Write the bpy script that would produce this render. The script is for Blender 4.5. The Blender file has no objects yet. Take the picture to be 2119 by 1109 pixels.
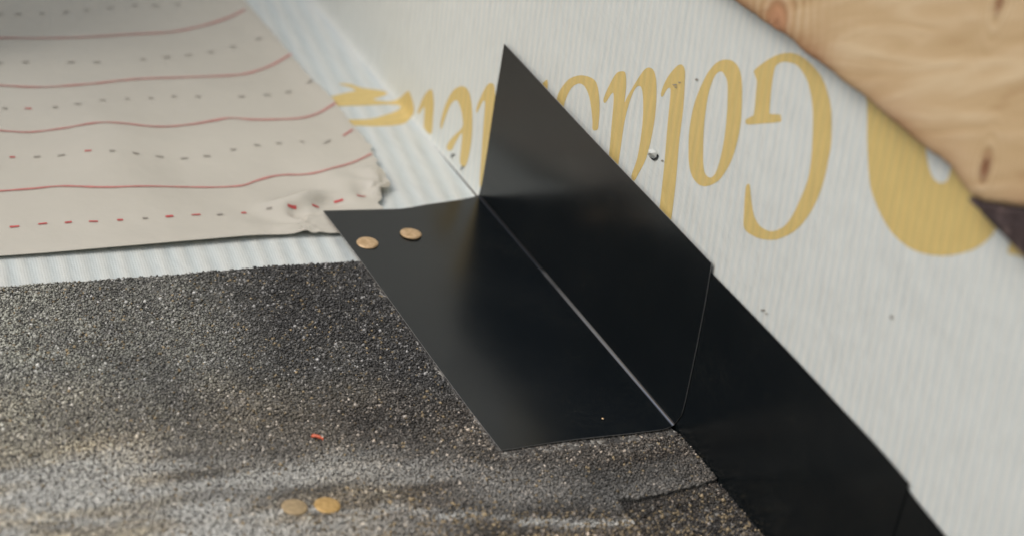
import bpy, bmesh, math
import numpy as np
from mathutils import Vector, Matrix, noise
from mathutils.geometry import tessellate_polygon

S = 0.25                       # length of one step flashing along its fold, metres
PITCH = math.radians(29.7)     # slope of the roof
cp, sp = math.cos(PITCH), math.sin(PITCH)
# local frame: +x down the slope along the wall, -y away from the wall, +z square to the roof
LOC = Matrix(((cp, 0, sp, 0), (0, 1, 0, 0), (-sp, 0, cp, 0), (0, 0, 0, 1)))
scene = bpy.context.scene
C = scene.collection

# ------------------------------------------------------------------ camera
FPX = 5204.965
RV = np.array([1.74765683, 1.21656137, -0.51642277]); TV = np.array([-0.07990941, -0.17418988, 6.09881832]) * S
th = np.linalg.norm(RV); k_ = RV / th
K = np.array([[0, -k_[2], k_[1]], [k_[2], 0, -k_[0]], [-k_[1], k_[0], 0]])
R = np.eye(3) + math.sin(th) * K + (1 - math.cos(th)) * K @ K
CAM = -R.T @ TV
cam_d = bpy.data.cameras.new('camera'); cam = bpy.data.objects.new('camera', cam_d); C.objects.link(cam)
cam_d.sensor_width = 36; cam_d.lens = 36 * FPX / 2119
cam_d.clip_start = 0.05; cam_d.clip_end = 2000
Rc = R.T @ np.diag([1, -1, -1])
cam.matrix_world = LOC @ (Matrix.Translation(Vector(CAM)) @ Matrix(Rc.tolist()).to_4x4())
cam_d.dof.use_dof = True
FOC = np.array([0.19, -0.02, 0.03])
cam_d.dof.focus_distance = float((R @ FOC + TV)[2])
cam_d.dof.aperture_fstop = 5.6
scene.camera = cam

# ------------------------------------------------------------------ sky, sun, exposure
SUN_EL, SUN_AZ = math.radians(45), math.radians(-62)   # azimuth of the sun in the world xy plane, from +x
w = bpy.data.worlds.new('World'); scene.world = w; w.use_nodes = True
nt = w.node_tree; bg = nt.nodes['Background']
sky = nt.nodes.new('ShaderNodeTexSky'); sky.sky_type = 'NISHITA'; sky.sun_disc = False
sky.sun_elevation = SUN_EL; sky.sun_rotation = math.pi / 2 - SUN_AZ
sky.air_density = 1.0; sky.dust_density = 3.0; sky.ozone_density = 1.0
nt.links.new(sky.outputs[0], bg.inputs[0]); bg.inputs[1].default_value = 0.105
sd = bpy.data.lights.new('sun', 'SUN'); so = bpy.data.objects.new('sun', sd); C.objects.link(so)
sd.energy = 1.2; sd.angle = math.radians(40); sd.color = (1.0, 0.965, 0.92)
dirv = Vector((math.cos(SUN_EL) * math.cos(SUN_AZ), math.cos(SUN_EL) * math.sin(SUN_AZ), math.sin(SUN_EL)))
so.rotation_euler = dirv.to_track_quat('Z', 'Y').to_euler()
vs = scene.view_settings
vs.view_transform = 'Standard'; vs.look = 'None'; vs.gamma = 1; vs.exposure = 0.3; vs.use_curve_mapping = False

# ------------------------------------------------------------------ measuring helpers
def ray(u, v):
    d = R.T @ np.array([(u - 1059.5) / FPX, (v - 554.5) / FPX, 1.0]); return d / np.linalg.norm(d)
def on_wall(u, v, y=0.0):
    d = ray(u, v); return CAM + d * ((y - CAM[1]) / d[1])
def on_roof(u, v, z=0.0):
    d = ray(u, v); return CAM + d * ((z - CAM[2]) / d[2])
def to_px(p):
    c = R @ np.asarray(p, float) + TV
    return np.array([1059.5 + FPX * c[0] / c[2], 554.5 + FPX * c[1] / c[2]])
def smooth(pts, n=3, closed=True):
    P = [np.array(p, float) for p in pts]; m = len(P); out = []
    for i in range(m if closed else m - 1):
        if closed: a, b, c, d = P[i - 1], P[i], P[(i + 1) % m], P[(i + 2) % m]
        else: a, b, c, d = P[max(i - 1, 0)], P[i], P[i + 1], P[min(i + 2, m - 1)]
        for k in range(n):
            t = k / n
            out.append(0.5 * (2 * b + (c - a) * t + (2 * a - 5 * b + 4 * c - d) * t * t + (3 * b - a - 3 * c + d) * t ** 3))
    if not closed: out.append(P[-1])
    return out
def interp(x, xs, ys): return float(np.interp(x, xs, ys))
def fbm(x, y, z=0.0, o=3):
    return noise.fractal(Vector((x, y, z)), 1.0, 2.0, o)

# ------------------------------------------------------------------ object helpers
def empty(name, loc):
    o = bpy.data.objects.new(name, None); C.objects.link(o); o.empty_display_size = 0.02
    o.matrix_world = LOC @ Matrix.Translation(Vector(loc)); return o
def tag(o, label=None, cat=None, group=None, kind=None):
    for k, v in (('label', label), ('category', cat), ('group', group), ('kind', kind)):
        if v: o[k] = v
    return o
def mesh(name, verts, faces, mat=None, parent=None, shade=True, origin=(0, 0, 0)):
    """verts in the local roof frame; parent's origin is subtracted"""
    me = bpy.data.meshes.new(name)
    off = np.array(parent['_o']) if parent is not None and '_o' in parent else np.array(origin, float)
    me.from_pydata([tuple(np.asarray(v, float) - off) for v in verts], [], faces)
    me.update()
    if shade: me.polygons.foreach_set('use_smooth', [True] * len(me.polygons))
    o = bpy.data.objects.new(name, me); C.objects.link(o)
    if mat: me.materials.append(mat)
    if parent is not None: o.parent = parent
    else: o.matrix_world = LOC @ Matrix.Translation(Vector(off))
    return o
def thing(name, loc, label, cat, group=None):
    o = empty(name, loc); o['_o'] = [float(c) for c in loc]; tag(o, label, cat, group); THINGS.append(o); return o
THINGS = []
def grid_faces(n, m, flip=False):
    f = []
    for i in range(n - 1):
        for j in range(m - 1):
            q = (i * m + j, (i + 1) * m + j, (i + 1) * m + j + 1, i * m + j + 1)
            f.append(q[::-1] if flip else q)
    return f
def solidify(o, t, offset=-1):
    s = o.modifiers.new('thickness', 'SOLIDIFY'); s.thickness = t; s.offset = offset
    e = o.modifiers.new('crisp_rim', 'EDGE_SPLIT'); e.split_angle = math.radians(40); return s

# ------------------------------------------------------------------ materials
def new_mat(name):
    m = bpy.data.materials.new(name); m.use_nodes = True
    return m, m.node_tree, m.node_tree.nodes['Principled BSDF']
class N:
    def __init__(s, t): s.t = t
    def __call__(s, typ, ins=None, **kw):
        n = s.t.nodes.new(typ)
        for k, v in kw.items(): setattr(n, k, v)
        for k, v in (ins or {}).items():
            if isinstance(v, bpy.types.NodeSocket): s.t.links.new(v, n.inputs[k])
            else: n.inputs[k].default_value = v
        return n
def ramp(nd, fac, stops):
    r = nd('ShaderNodeValToRGB', {0: fac}); e = r.color_ramp.elements
    while len(e) < len(stops): e.new(0.5)
    for el, (p, c) in zip(e, stops): el.position = p; el.color = (*c, 1) if len(c) == 3 else c
    return r.outputs[0]
def g(v): return (v, v, v)
def loc_coords(nd, rot=0.0, axis=1):
    """texture space = the roof frame, in metres, whatever the object's origin"""
    tc = nd('ShaderNodeTexCoord'); geo = nd('ShaderNodeNewGeometry')
    mp = nd('ShaderNodeMapping', {0: geo.outputs['Position']}, vector_type='POINT')
    # undo the pitch of the roof
    mp.inputs['Rotation'].default_value = (0, -PITCH, 0)
    return mp.outputs[0]

def wrap_mat(name, base, wall=True, rough=0.42):
    m, t, b = new_mat(name); nd = N(t); co = loc_coords(nd)
    sx = nd('ShaderNodeSeparateXYZ', {0: co})
    wob = nd('ShaderNodeTexNoise', {'Vector': co, 'Scale': 9.0, 'Detail': 2.0})
    wo = nd('ShaderNodeMath', {0: wob.outputs[0], 1: 0.004}, operation='MULTIPLY')
    if wall:   # ribs lean from the square by 8 degrees
        zz = nd('ShaderNodeMath', {0: sx.outputs[2], 1: 0.12}, operation='MULTIPLY')
        c1 = nd('ShaderNodeMath', {0: sx.outputs[0], 1: zz.outputs[0]}, operation='ADD')
        per = 0.0064; other = sx.outputs[2]
    else:      # ribs run down the slope
        xx = nd('ShaderNodeMath', {0: sx.outputs[0], 1: 0.16}, operation='MULTIPLY')
        c1 = nd('ShaderNodeMath', {0: sx.outputs[1], 1: xx.outputs[0]}, operation='ADD')
        per = 0.0115; other = sx.outputs[0]
    c2 = nd('ShaderNodeMath', {0: c1.outputs[0], 1: wo.outputs[0]}, operation='ADD')
    ph = nd('ShaderNodeMath', {0: c2.outputs[0], 1: 2 * math.pi / per}, operation='MULTIPLY')
    sn = nd('ShaderNodeMath', {0: ph.outputs[0]}, operation='SINE')
    # fine thread
    ph2 = nd('ShaderNodeMath', {0: c2.outputs[0], 1: 2 * math.pi / 0.0016}, operation='MULTIPLY')
    s2 = nd('ShaderNodeMath', {0: ph2.outputs[0]}, operation='SINE')
    ph3 = nd('ShaderNodeMath', {0: other, 1: 2 * math.pi / 0.0021}, operation='MULTIPLY')
    s3 = nd('ShaderNodeMath', {0: ph3.outputs[0]}, operation='SINE')
    str_ = nd('ShaderNodeMapping', {0: co}); str_.inputs['Scale'].default_value = (160, 160, 22) if wall else (22, 160, 160)
    ns = nd('ShaderNodeTexNoise', {'Vector': str_.outputs[0], 'Scale': 1.0, 'Detail': 3.0})
    big = nd('ShaderNodeTexNoise', {'Vector': co, 'Scale': 22.0, 'Detail': 4.0, 'Roughness': 0.6})
    irr = nd('ShaderNodeTexNoise', {'Vector': co, 'Scale': 38.0, 'Detail': 3.0})
    am = nd('ShaderNodeMapRange', {0: irr.outputs[0], 1: 0.3, 2: 0.7, 3: 0.45, 4: 1.0})
    sn = nd('ShaderNodeMath', {0: sn.outputs[0], 1: am.outputs[0]}, operation='MULTIPLY')
    a = nd('ShaderNodeMath', {0: sn.outputs[0], 1: 0.00014 if wall else 0.0004}, operation='MULTIPLY')
    b2 = nd('ShaderNodeMath', {0: s2.outputs[0], 1: 0.00003, 2: a.outputs[0]}, operation='MULTIPLY_ADD')
    b3 = nd('ShaderNodeMath', {0: s3.outputs[0], 1: 0.00002, 2: b2.outputs[0]}, operation='MULTIPLY_ADD')
    b4 = nd('ShaderNodeMath', {0: ns.outputs[0], 1: 0.00022, 2: b3.outputs[0]}, operation='MULTIPLY_ADD')
    b5 = nd('ShaderNodeMath', {0: big.outputs[0], 1: 0.0019, 2: b4.outputs[0]}, operation='MULTIPLY_ADD')
    bp = nd('ShaderNodeBump', {'Height': b5.outputs[0], 'Strength': 0.9, 'Distance': 1.0})
    t.links.new(bp.outputs[0], b.inputs['Normal'])
    # base colour: woven film, slightly thinner (cooler) between ribs, light soiling
    f = nd('ShaderNodeMath', {0: sn.outputs[0], 1: 0.5, 2: 0.5}, operation='MULTIPLY_ADD')
    cool = tuple(c * q for c, q in zip(base, (0.89, 0.93, 0.94)))
    warm = tuple(c * q for c, q in zip(base, (1.02, 1.0, 0.965)))
    mx = nd('ShaderNodeMix', {'Factor': f.outputs[0], 'A': (*cool, 1), 'B': (*warm, 1)}, data_type='RGBA')
    mx.inputs[6].default_value = (*cool, 1); mx.inputs[7].default_value = (*warm, 1)
    dn = nd('ShaderNodeTexNoise', {'Vector': str_.outputs[0], 'Scale': 2.2, 'Detail': 6.0, 'Roughness': 0.7})
    dr = ramp(nd, dn.outputs[0], [(0.3, g(0.90)), (0.5, g(0.98)), (0.7, g(1.0))])
    mm = nd('ShaderNodeMix', data_type='RGBA', blend_type='MULTIPLY'); mm.inputs[0].default_value = 1
    t.links.new(mx.outputs[2], mm.inputs[6]); t.links.new(dr, mm.inputs[7])
    t.links.new(mm.outputs[2], b.inputs['Base Color'])
    b.inputs['Roughness'].default_value = rough; b.inputs['Specular IOR Level'].default_value = 0.4
    return m
M = {}
M['wrap_wall'] = wrap_mat('woven_house_wrap', (0.69, 0.715, 0.69), True)
M['wrap_roof'] = wrap_mat('woven_roof_wrap', (0.60, 0.635, 0.625), False)
M['gold'] = wrap_mat('gold_print_on_wrap', (0.67, 0.505, 0.195), True)
M['gold_pale'] = wrap_mat('worn_gold_print', (0.60, 0.50, 0.29), True)

def flat_print(name, col, rough=0.6):
    m, t, b = new_mat(name); nd = N(t); co = loc_coords(nd)
    n = nd('ShaderNodeTexNoise', {'Vector': co, 'Scale': 260.0, 'Detail': 3.0})
    c = ramp(nd, n.outputs[0], [(0.3, tuple(x * 0.85 for x in col)), (0.7, tuple(min(1, x * 1.12) for x in col))])
    t.links.new(c, b.inputs['Base Color']); b.inputs['Roughness'].default_value = rough
    return m
M['red'] = flat_print('red_print', (0.50, 0.19, 0.17))
M['red_strong'] = flat_print('strong_red_print', (0.48, 0.075, 0.075))
M['grey_print'] = flat_print('grey_print', (0.27, 0.25, 0.215))
M['dark_gap'] = flat_print('dark_void', (0.02, 0.022, 0.022))

def underlay_mat():
    m, t, b = new_mat('synthetic_underlayment'); nd = N(t); co = loc_coords(nd)
    n = nd('ShaderNodeTexNoise', {'Vector': co, 'Scale': 7.0, 'Detail': 4.0})
    n2 = nd('ShaderNodeTexNoise', {'Vector': co, 'Scale': 700.0, 'Detail': 2.0})
    c = ramp(nd, n.outputs[0], [(0.3, (0.48, 0.455, 0.39)), (0.7, (0.54, 0.515, 0.445))])
    t.links.new(c, b.inputs['Base Color'])
    b.inputs['Roughness'].default_value = 0.27; b.inputs['Specular IOR Level'].default_value = 0.8
    n3 = nd('ShaderNodeTexNoise', {'Vector': co, 'Scale': 34.0, 'Detail': 4.0})
    h = nd('ShaderNodeMath', {0: n2.outputs[0], 1: 0.00006}, operation='MULTIPLY')
    h2 = nd('ShaderNodeMath', {0: n3.outputs[0], 1: 0.0012, 2: h.outputs[0]}, operation='MULTIPLY_ADD')
    bp = nd('ShaderNodeBump', {'Height': h2.outputs[0], 'Strength': 0.8, 'Distance': 1.0})
    t.links.new(bp.outputs[0], b.inputs['Normal'])
    return m
M['underlay'] = underlay_mat()

def metal_mat():
    m, t, b = new_mat('black_painted_metal'); nd = N(t); co = loc_coords(nd)
    du = nd('ShaderNodeTexNoise', {'Vector': co, 'Scale': 330.0, 'Detail': 6.0, 'Roughness': 0.8})
    d2 = nd('ShaderNodeTexNoise', {'Vector': co, 'Scale': 24.0, 'Detail': 3.0})
    dm = nd('ShaderNodeMath', {0: d2.outputs[0], 1: 0.35, 2: du.outputs[0]}, operation='MULTIPLY_ADD')
    t.links.new(ramp(nd, dm.outputs[0], [(0.0, (0.0032, 0.0050, 0.0062)), (0.66, (0.0040, 0.0060, 0.0072)), (0.84, (0.009, 0.011, 0.011)), (0.92, (0.03, 0.03, 0.028))]), b.inputs['Base Color'])
    n = nd('ShaderNodeTexNoise', {'Vector': co, 'Scale': 14.0, 'Detail': 3.0})
    t.links.new(ramp(nd, n.outputs[0], [(0.3, g(0.18)), (0.7, g(0.27))]), b.inputs['Roughness'])
    n2 = nd('ShaderNodeTexNoise', {'Vector': co, 'Scale': 7.0, 'Detail': 1.0})
    n3 = nd('ShaderNodeTexNoise', {'Vector': co, 'Scale': 900.0, 'Detail': 1.0})
    h = nd('ShaderNodeMath', {0: n2.outputs[0], 1: 0.003}, operation='MULTIPLY')
    h2 = nd('ShaderNodeMath', {0: n3.outputs[0], 1: 0.000015, 2: h.outputs[0]}, operation='MULTIPLY_ADD')
    bp = nd('ShaderNodeBump', {'Height': h2.outputs[0], 'Strength': 0.6, 'Distance': 1.0})
    t.links.new(bp.outputs[0], b.inputs['Normal'])
    b.inputs['IOR'].default_value = 1.5; b.inputs['Specular IOR Level'].default_value = 0.5
    return m
M['metal'] = metal_mat()
def highlight_metal(name, lo, hi):
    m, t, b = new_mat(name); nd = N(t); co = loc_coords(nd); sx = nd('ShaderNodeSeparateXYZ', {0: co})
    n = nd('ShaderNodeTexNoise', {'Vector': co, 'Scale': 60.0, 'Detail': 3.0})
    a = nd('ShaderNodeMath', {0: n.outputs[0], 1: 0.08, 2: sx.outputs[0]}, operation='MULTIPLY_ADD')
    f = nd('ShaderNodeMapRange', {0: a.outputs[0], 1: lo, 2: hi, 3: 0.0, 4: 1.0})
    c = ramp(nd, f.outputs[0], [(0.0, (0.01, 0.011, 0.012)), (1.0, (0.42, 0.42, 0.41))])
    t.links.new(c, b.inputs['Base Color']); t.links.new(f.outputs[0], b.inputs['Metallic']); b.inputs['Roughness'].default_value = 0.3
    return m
M['fold_highlight'] = highlight_metal('painted_bend_highlight', 0.12, 0.27)  # highlight along the bend put into the colour, stronger down the slope
M['cut_edge'] = flat_print('cut_sheet_edge', (0.24, 0.24, 0.235), 0.4)

def granule_mat():
    m, t, b = new_mat('ceramic_granules'); nd = N(t)
    at = nd('ShaderNodeAttribute', attribute_name='tint')
    t.links.new(at.outputs['Color'], b.inputs['Base Color'])
    b.inputs['Roughness'].default_value = 0.38
    return m
M['granule'] = granule_mat()
def asphalt_mat():
    m, t, b = new_mat('granulated_asphalt'); nd = N(t); co = loc_coords(nd)
    v = nd('ShaderNodeTexVoronoi', {'Vector': co, 'Scale': 470.0})
    c = ramp(nd, nd('ShaderNodeSeparateColor', {0: v.outputs['Color']}).outputs[0],
             [(0.0, (0.03, 0.03, 0.029)), (0.5, (0.075, 0.073, 0.068)), (0.8, (0.16, 0.155, 0.14)), (0.97, (0.33, 0.32, 0.29))])
    t.links.new(c, b.inputs['Base Color']); b.inputs['Roughness'].default_value = 0.85
    inv = nd('ShaderNodeMath', {0: v.outputs['Distance'], 1: -0.0008}, operation='MULTIPLY')
    bp = nd('ShaderNodeBump', {'Height': inv.outputs[0], 'Strength': 0.9, 'Distance': 1.0})
    t.links.new(bp.outputs[0], b.inputs['Normal'])
    return m
M['asphalt'] = asphalt_mat()

def copper_mat(name, a, bcol, rough=0.5):
    m, t, b = new_mat(name); nd = N(t); co = loc_coords(nd)
    n = nd('ShaderNodeTexNoise', {'Vector': co, 'Scale': 420.0, 'Detail': 4.0})
    t.links.new(ramp(nd, n.outputs[0], [(0.35, a), (0.65, bcol)]), b.inputs['Base Color'])
    b.inputs['Metallic'].default_value = 0.35; b.inputs['Roughness'].default_value = rough
    bp = nd('ShaderNodeBump', {'Height': n.outputs[0], 'Strength': 0.5, 'Distance': 0.0004})
    t.links.new(bp.outputs[0], b.inputs['Normal'])
    return m
M['nail'] = copper_mat('dull_copper_nail', (0.46, 0.31, 0.16), (0.64, 0.46, 0.27))
M['nail_gold'] = copper_mat('golden_nail', (0.46, 0.29, 0.10), (0.60, 0.40, 0.16))
M['nail_dusty'] = copper_mat('dusty_nail', (0.33, 0.25, 0.14), (0.46, 0.35, 0.20), 0.7)
M['orange'] = flat_print('orange_plastic', (0.62, 0.13, 0.06), 0.4)

def wood_mat():
    m, t, b = new_mat('sawn_cedar'); nd = N(t); co = loc_coords(nd)
    # grain runs square to the roof slope; knots pull it round themselves
    kn = [on_wall(1606, 52, -0.0075), on_wall(2040, 345, -0.0075), on_wall(2066, 8, -0.0075)]
    dist = []
    for i, (p, sc) in enumerate(zip(kn, ((1.0, 1, 0.75), (1.5, 1, 0.8), (1.6, 1, 0.7)))):
        sub = nd('ShaderNodeVectorMath', {0: co, 1: tuple(p)}, operation='SUBTRACT')
        mul = nd('ShaderNodeVectorMath', {0: sub.outputs[0], 1: (sc[0], 0.0, sc[2])}, operation='MULTIPLY')
        nz = nd('ShaderNodeTexNoise', {'Vector': co, 'Scale': 60.0, 'Detail': 2.0})
        ln = nd('ShaderNodeVectorMath', {0: mul.outputs[0]}, operation='LENGTH')
        dist.append(nd('ShaderNodeMath', {0: nz.outputs[0], 1: (0.009, 0.004, 0.004)[i], 2: ln.outputs['Value']}, operation='MULTIPLY_ADD').outputs[0])
    # the grain runs level with the ground: stretch the noise along the world x axis
    geo = nd('ShaderNodeNewGeometry')
    ms = nd('ShaderNodeMapping', {0: geo.outputs['Position']}); ms.inputs['Scale'].default_value = (9, 9, 55); ms.inputs['Rotation'].default_value = (0, math.radians(12), 0)
    nb = nd('ShaderNodeTexNoise', {'Vector': ms.outputs[0], 'Scale': 1.0, 'Detail': 4.0, 'Distortion': 1.6})
    mf = nd('ShaderNodeMapping', {0: geo.outputs['Position']}); mf.inputs['Scale'].default_value = (60, 60, 700)
    nf = nd('ShaderNodeTexNoise', {'Vector': mf.outputs[0], 'Scale': 1.0, 'Detail': 4.0})
    # rings drawn tight round the knots
    acc = None
    for d, freq, fall in zip(dist, (900.0, 1300.0, 1300.0), (0.016, 0.007, 0.007)):
        sn = nd('ShaderNodeMath', {0: nd('ShaderNodeMath', {0: d, 1: freq}, operation='MULTIPLY').outputs[0]}, operation='SINE')
        e = nd('ShaderNodeMath', {0: nd('ShaderNodeMath', {0: d, 1: -1.0 / fall}, operation='MULTIPLY').outputs[0]}, operation='EXPONENT')
        k = nd('ShaderNodeMath', {0: sn.outputs[0], 1: e.outputs[0]}, operation='MULTIPLY')
        acc = nd('ShaderNodeMath', {0: k.outputs[0], 1: 0.55, 2: acc if acc else 0.0}, operation='MULTIPLY_ADD').outputs[0]
    f1 = nd('ShaderNodeMath', {0: acc, 1: nb.outputs[0]}, operation='ADD')
    f2 = nd('ShaderNodeMath', {0: nf.outputs[0], 1: 0.10, 2: f1.outputs[0]}, operation='MULTIPLY_ADD')
    col = ramp(nd, f2.outputs[0], [(0.34, (0.43, 0.275, 0.135)), (0.47, (0.53, 0.375, 0.20)), (0.60, (0.57, 0.41, 0.23)), (0.74, (0.64, 0.49, 0.30))])
    eg = nd('ShaderNodeAttribute', attribute_name='edge')
    me_ = nd('ShaderNodeMix', data_type='RGBA'); t.links.new(eg.outputs['Fac'], me_.inputs[0]); t.links.new(col, me_.inputs[6]); me_.inputs[7].default_value = (0.33, 0.155, 0.07, 1); col = me_.outputs[2]
    cur = col
    for d, (r0, r1), kc in zip(dist, ((0.008, 0.021), (0.0045, 0.0095), (0.004, 0.0085)),
                               ((0.42, 0.20, 0.10), (0.20, 0.075, 0.03), (0.26, 0.12, 0.05))):
        mr = nd('ShaderNodeMapRange', {0: d, 1: r0, 2: r1, 3: 0.9, 4: 0.0}, interpolation_type='SMOOTHSTEP')
        mx = nd('ShaderNodeMix', data_type='RGBA'); t.links.new(mr.outputs[0], mx.inputs[0]); t.links.new(cur, mx.inputs[6])
        mx.inputs[7].default_value = (*kc, 1); cur = mx.outputs[2]
    # reddish sapwood along the lower sawn edge (stained by the saw)
    t.links.new(cur, b.inputs['Base Color'])
    b.inputs['Roughness'].default_value = 0.6
    h = nd('ShaderNodeMath', {0: f2.outputs[0], 1: 0.0012}, operation='MULTIPLY')
    bp = nd('ShaderNodeBump', {'Height': h.outputs[0], 'Strength': 0.8, 'Distance': 1.0})
    t.links.new(bp.outputs[0], b.inputs['Normal'])
    return m
M['wood'] = wood_mat()
def bark_mat():
    m, t, b = new_mat('dark_bark'); nd = N(t); co = loc_coords(nd)
    n = nd('ShaderNodeTexNoise', {'Vector': co, 'Scale': 130.0, 'Detail': 6.0, 'Roughness': 0.65})
    t.links.new(ramp(nd, n.outputs[0], [(0.3, (0.018, 0.010, 0.010)), (0.55, (0.055, 0.035, 0.033)), (0.72, (0.20, 0.14, 0.125))]), b.inputs['Base Color'])
    b.inputs['Roughness'].default_value = 0.8
    bp = nd('ShaderNodeBump', {'Height': n.outputs[0], 'Strength': 0.8, 'Distance': 0.004})
    t.links.new(bp.outputs[0], b.inputs['Normal'])
    return m
M['bark'] = bark_mat()
def soil_mat():
    m, t, b = new_mat('lawn_and_soil'); nd = N(t); co = loc_coords(nd)
    n = nd('ShaderNodeTexNoise', {'Vector': co, 'Scale': 0.8, 'Detail': 8.0})
    t.links.new(ramp(nd, n.outputs[0], [(0.35, (0.045, 0.06, 0.025)), (0.6, (0.10, 0.085, 0.05))]), b.inputs['Base Color'])
    b.inputs['Roughness'].default_value = 0.95
    return m
M['soil'] = soil_mat()
M['shade_wood'] = flat_print('shade_stack_timber', (0.26, 0.165, 0.09), 0.8)
M['deck'] = flat_print('plywood_deck', (0.10, 0.07, 0.045), 0.9)

# ================================================================== GROUND
gw = bpy.data.meshes.new('ground'); bm = bmesh.new()
gx = [-600, -60, -12, 12, 60, 600]
vv = [[bm.verts.new((x, y, -5.0 - (0.0 if abs(x) < 100 else 2.0))) for y in gx] for x in gx]
for i in range(5):
    for j in range(5): bm.faces.new((vv[i][j], vv[i + 1][j], vv[i + 1][j + 1], vv[i][j + 1]))
bm.to_mesh(gw); bm.free(); gw.materials.append(M['soil'])
go = bpy.data.objects.new('ground', gw); C.objects.link(go); tag(go, kind='structure')

# ================================================================== WRAPPED WALL AND ROOF DECK
YW, ZR = 0.0025, -0.0040        # skin of the wall wrap and of the roof wrap
XS = on_wall(905, 300)[0]       # from here down the slope the wrap is cut and lapped
def kf(x):                       # softness of the inside corner
    return interp(x, [XS - 0.20, XS - 0.04, XS + 0.02], [0.0045, 0.0030, 0.0007])
def wrap_pt(x, t, off=0.0):
    k = kf(x); a = t / k
    e = math.log1p(math.exp(-abs(a)))
    sp_ = (a if a > 0 else 0) + e; sm = (-a if a < 0 else 0) + e
    s = 1 / (1 + math.exp(-max(-60, min(60, a))))   # 1 on the wall, 0 on the roof
    n = np.array([0, -s, 1 - s]); n /= np.linalg.norm(n)
    return np.array([x, YW - sm * k, ZR + sp_ * k]) + n * off
def wrap_hit(u, v):
    pw, pr = on_wall(u, v, YW), on_roof(u, v, ZR)
    if pw[2] > ZR: x, t = pw[0], pw[2] - ZR
    else: x, t = pr[0], pr[1] - YW
    if abs(t) > 0.03: return x, t
    tgt = np.array([u, v])
    for _ in range(12):
        f = to_px(wrap_pt(x, t)) - tgt
        if np.abs(f).max() < 0.05: break
        J = np.column_stack([(to_px(wrap_pt(x + 1e-5, t)) - tgt - f) / 1e-5, (to_px(wrap_pt(x, t + 1e-5)) - tgt - f) / 1e-5])
        d = np.linalg.solve(J, -f); d = np.clip(d, -0.01, 0.01); x += d[0]; t += d[1]
    return x, t
xs = np.unique(np.concatenate([np.linspace(-2.6, -0.5, 14), np.linspace(-0.5, 0.45, 130), np.linspace(0.45, 1.6, 10)]))
near = np.concatenate([np.linspace(0, 0.03, 26), np.linspace(0.03, 0.4, 30)[1:]])
def lap(x): return interp(x, [XS - 0.01, XS + 0.02, XS + 0.06], [0, 0.0008, 0.0012])
wall = thing('house_wall', (0, YW, ZR), 'white woven wrapped house wall with upside down gold lettering behind the black flashings', 'wall')
tw = np.concatenate([near, [0.7, 1.2, 1.8]])
V = [wrap_pt(x, t + (lap(x) * 0.3 if t == 0 else 0)) for x in xs for t in tw]
mesh('wall_wrap', V, grid_faces(len(xs), len(tw), True), M['wrap_wall'], wall)
# sheathing behind the wrap
def box(name, lo, hi, mat, parent=None):
    v = [(x, y, z) for x in (lo[0], hi[0]) for y in (lo[1], hi[1]) for z in (lo[2], hi[2])]
    f = [(0, 1, 3, 2), (4, 6, 7, 5), (0, 4, 5, 1), (2, 3, 7, 6), (0, 2, 6, 4), (1, 5, 7, 3)]
    return mesh(name, v, f, mat, parent, shade=False)
box('wall_sheathing', (-2.6, YW + 0.002, -1.6), (1.6, YW + 0.12, 1.79), M['deck'], wall)
roof = mesh('roof', *(lambda tr: ([wrap_pt(x, -(t if t > 0 else lap(x))) for x in xs for t in tr], grid_faces(len(xs), len(tr), True)))(np.concatenate([near, [0.8, 1.6, 2.6]])), M['wrap_roof'], None)
tag(roof, kind='structure'); solidify(roof, 0.0004)
box('roof_board', (-2.6, -2.6, ZR - 0.02), (1.6, YW + 0.0015, ZR - 0.003), M['deck'], roof)

# ------------------------------------------------------------------ printing on the wrap
def fill(loops):
    P = [[Vector((p[0], p[1], 0)) for p in l] for l in loops]
    tr = tessellate_polygon(P); fl = [p for l in P for p in l]
    return fl, tr
def print_on_wrap(name, loops, mat, parent, off=0.0001, n=3, smooth_=True, corner=False):
    L = []
    for l in loops:
        q = smooth(l, n) if smooth_ else [np.array(p, float) for p in l]
        L.append([wrap_hit(*p) for p in q])
    fl, tr = fill(L)
    bm = bmesh.new(); vs_ = [bm.verts.new(p) for p in fl]
    for a in tr:
        try: bm.faces.new([vs_[i] for i in a])
        except ValueError: pass
    if corner:
        for t in np.linspace(-0.02, 0.02, 41):
            bmesh.ops.bisect_plane(bm, geom=bm.verts[:] + bm.edges[:] + bm.faces[:], plane_co=(0, t, 0), plane_no=(0, 1, 0), dist=1e-7)
        x0 = min(v.co.x for v in bm.verts); x1 = max(v.co.x for v in bm.verts)
        for t in np.arange(x0, x1, 0.006):
            bmesh.ops.bisect_plane(bm, geom=bm.verts[:] + bm.edges[:] + bm.faces[:], plane_co=(t, 0, 0), plane_no=(1, 0, 0), dist=1e-7)
    o_ = np.array(parent['_o']) if '_o' in parent else np.zeros(3)
    for f in bm.faces:      # all faces towards the viewer of the print
        if f.normal.z > 0: f.normal_flip()
    for v in bm.verts: v.co = Vector(wrap_pt(v.co.x, v.co.y, off) - o_)
    me = bpy.data.meshes.new(name); bm.to_mesh(me); bm.free(); me.materials.append(mat)
    o = bpy.data.objects.new(name, me); C.objects.link(o); o.parent = parent
    return o
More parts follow.
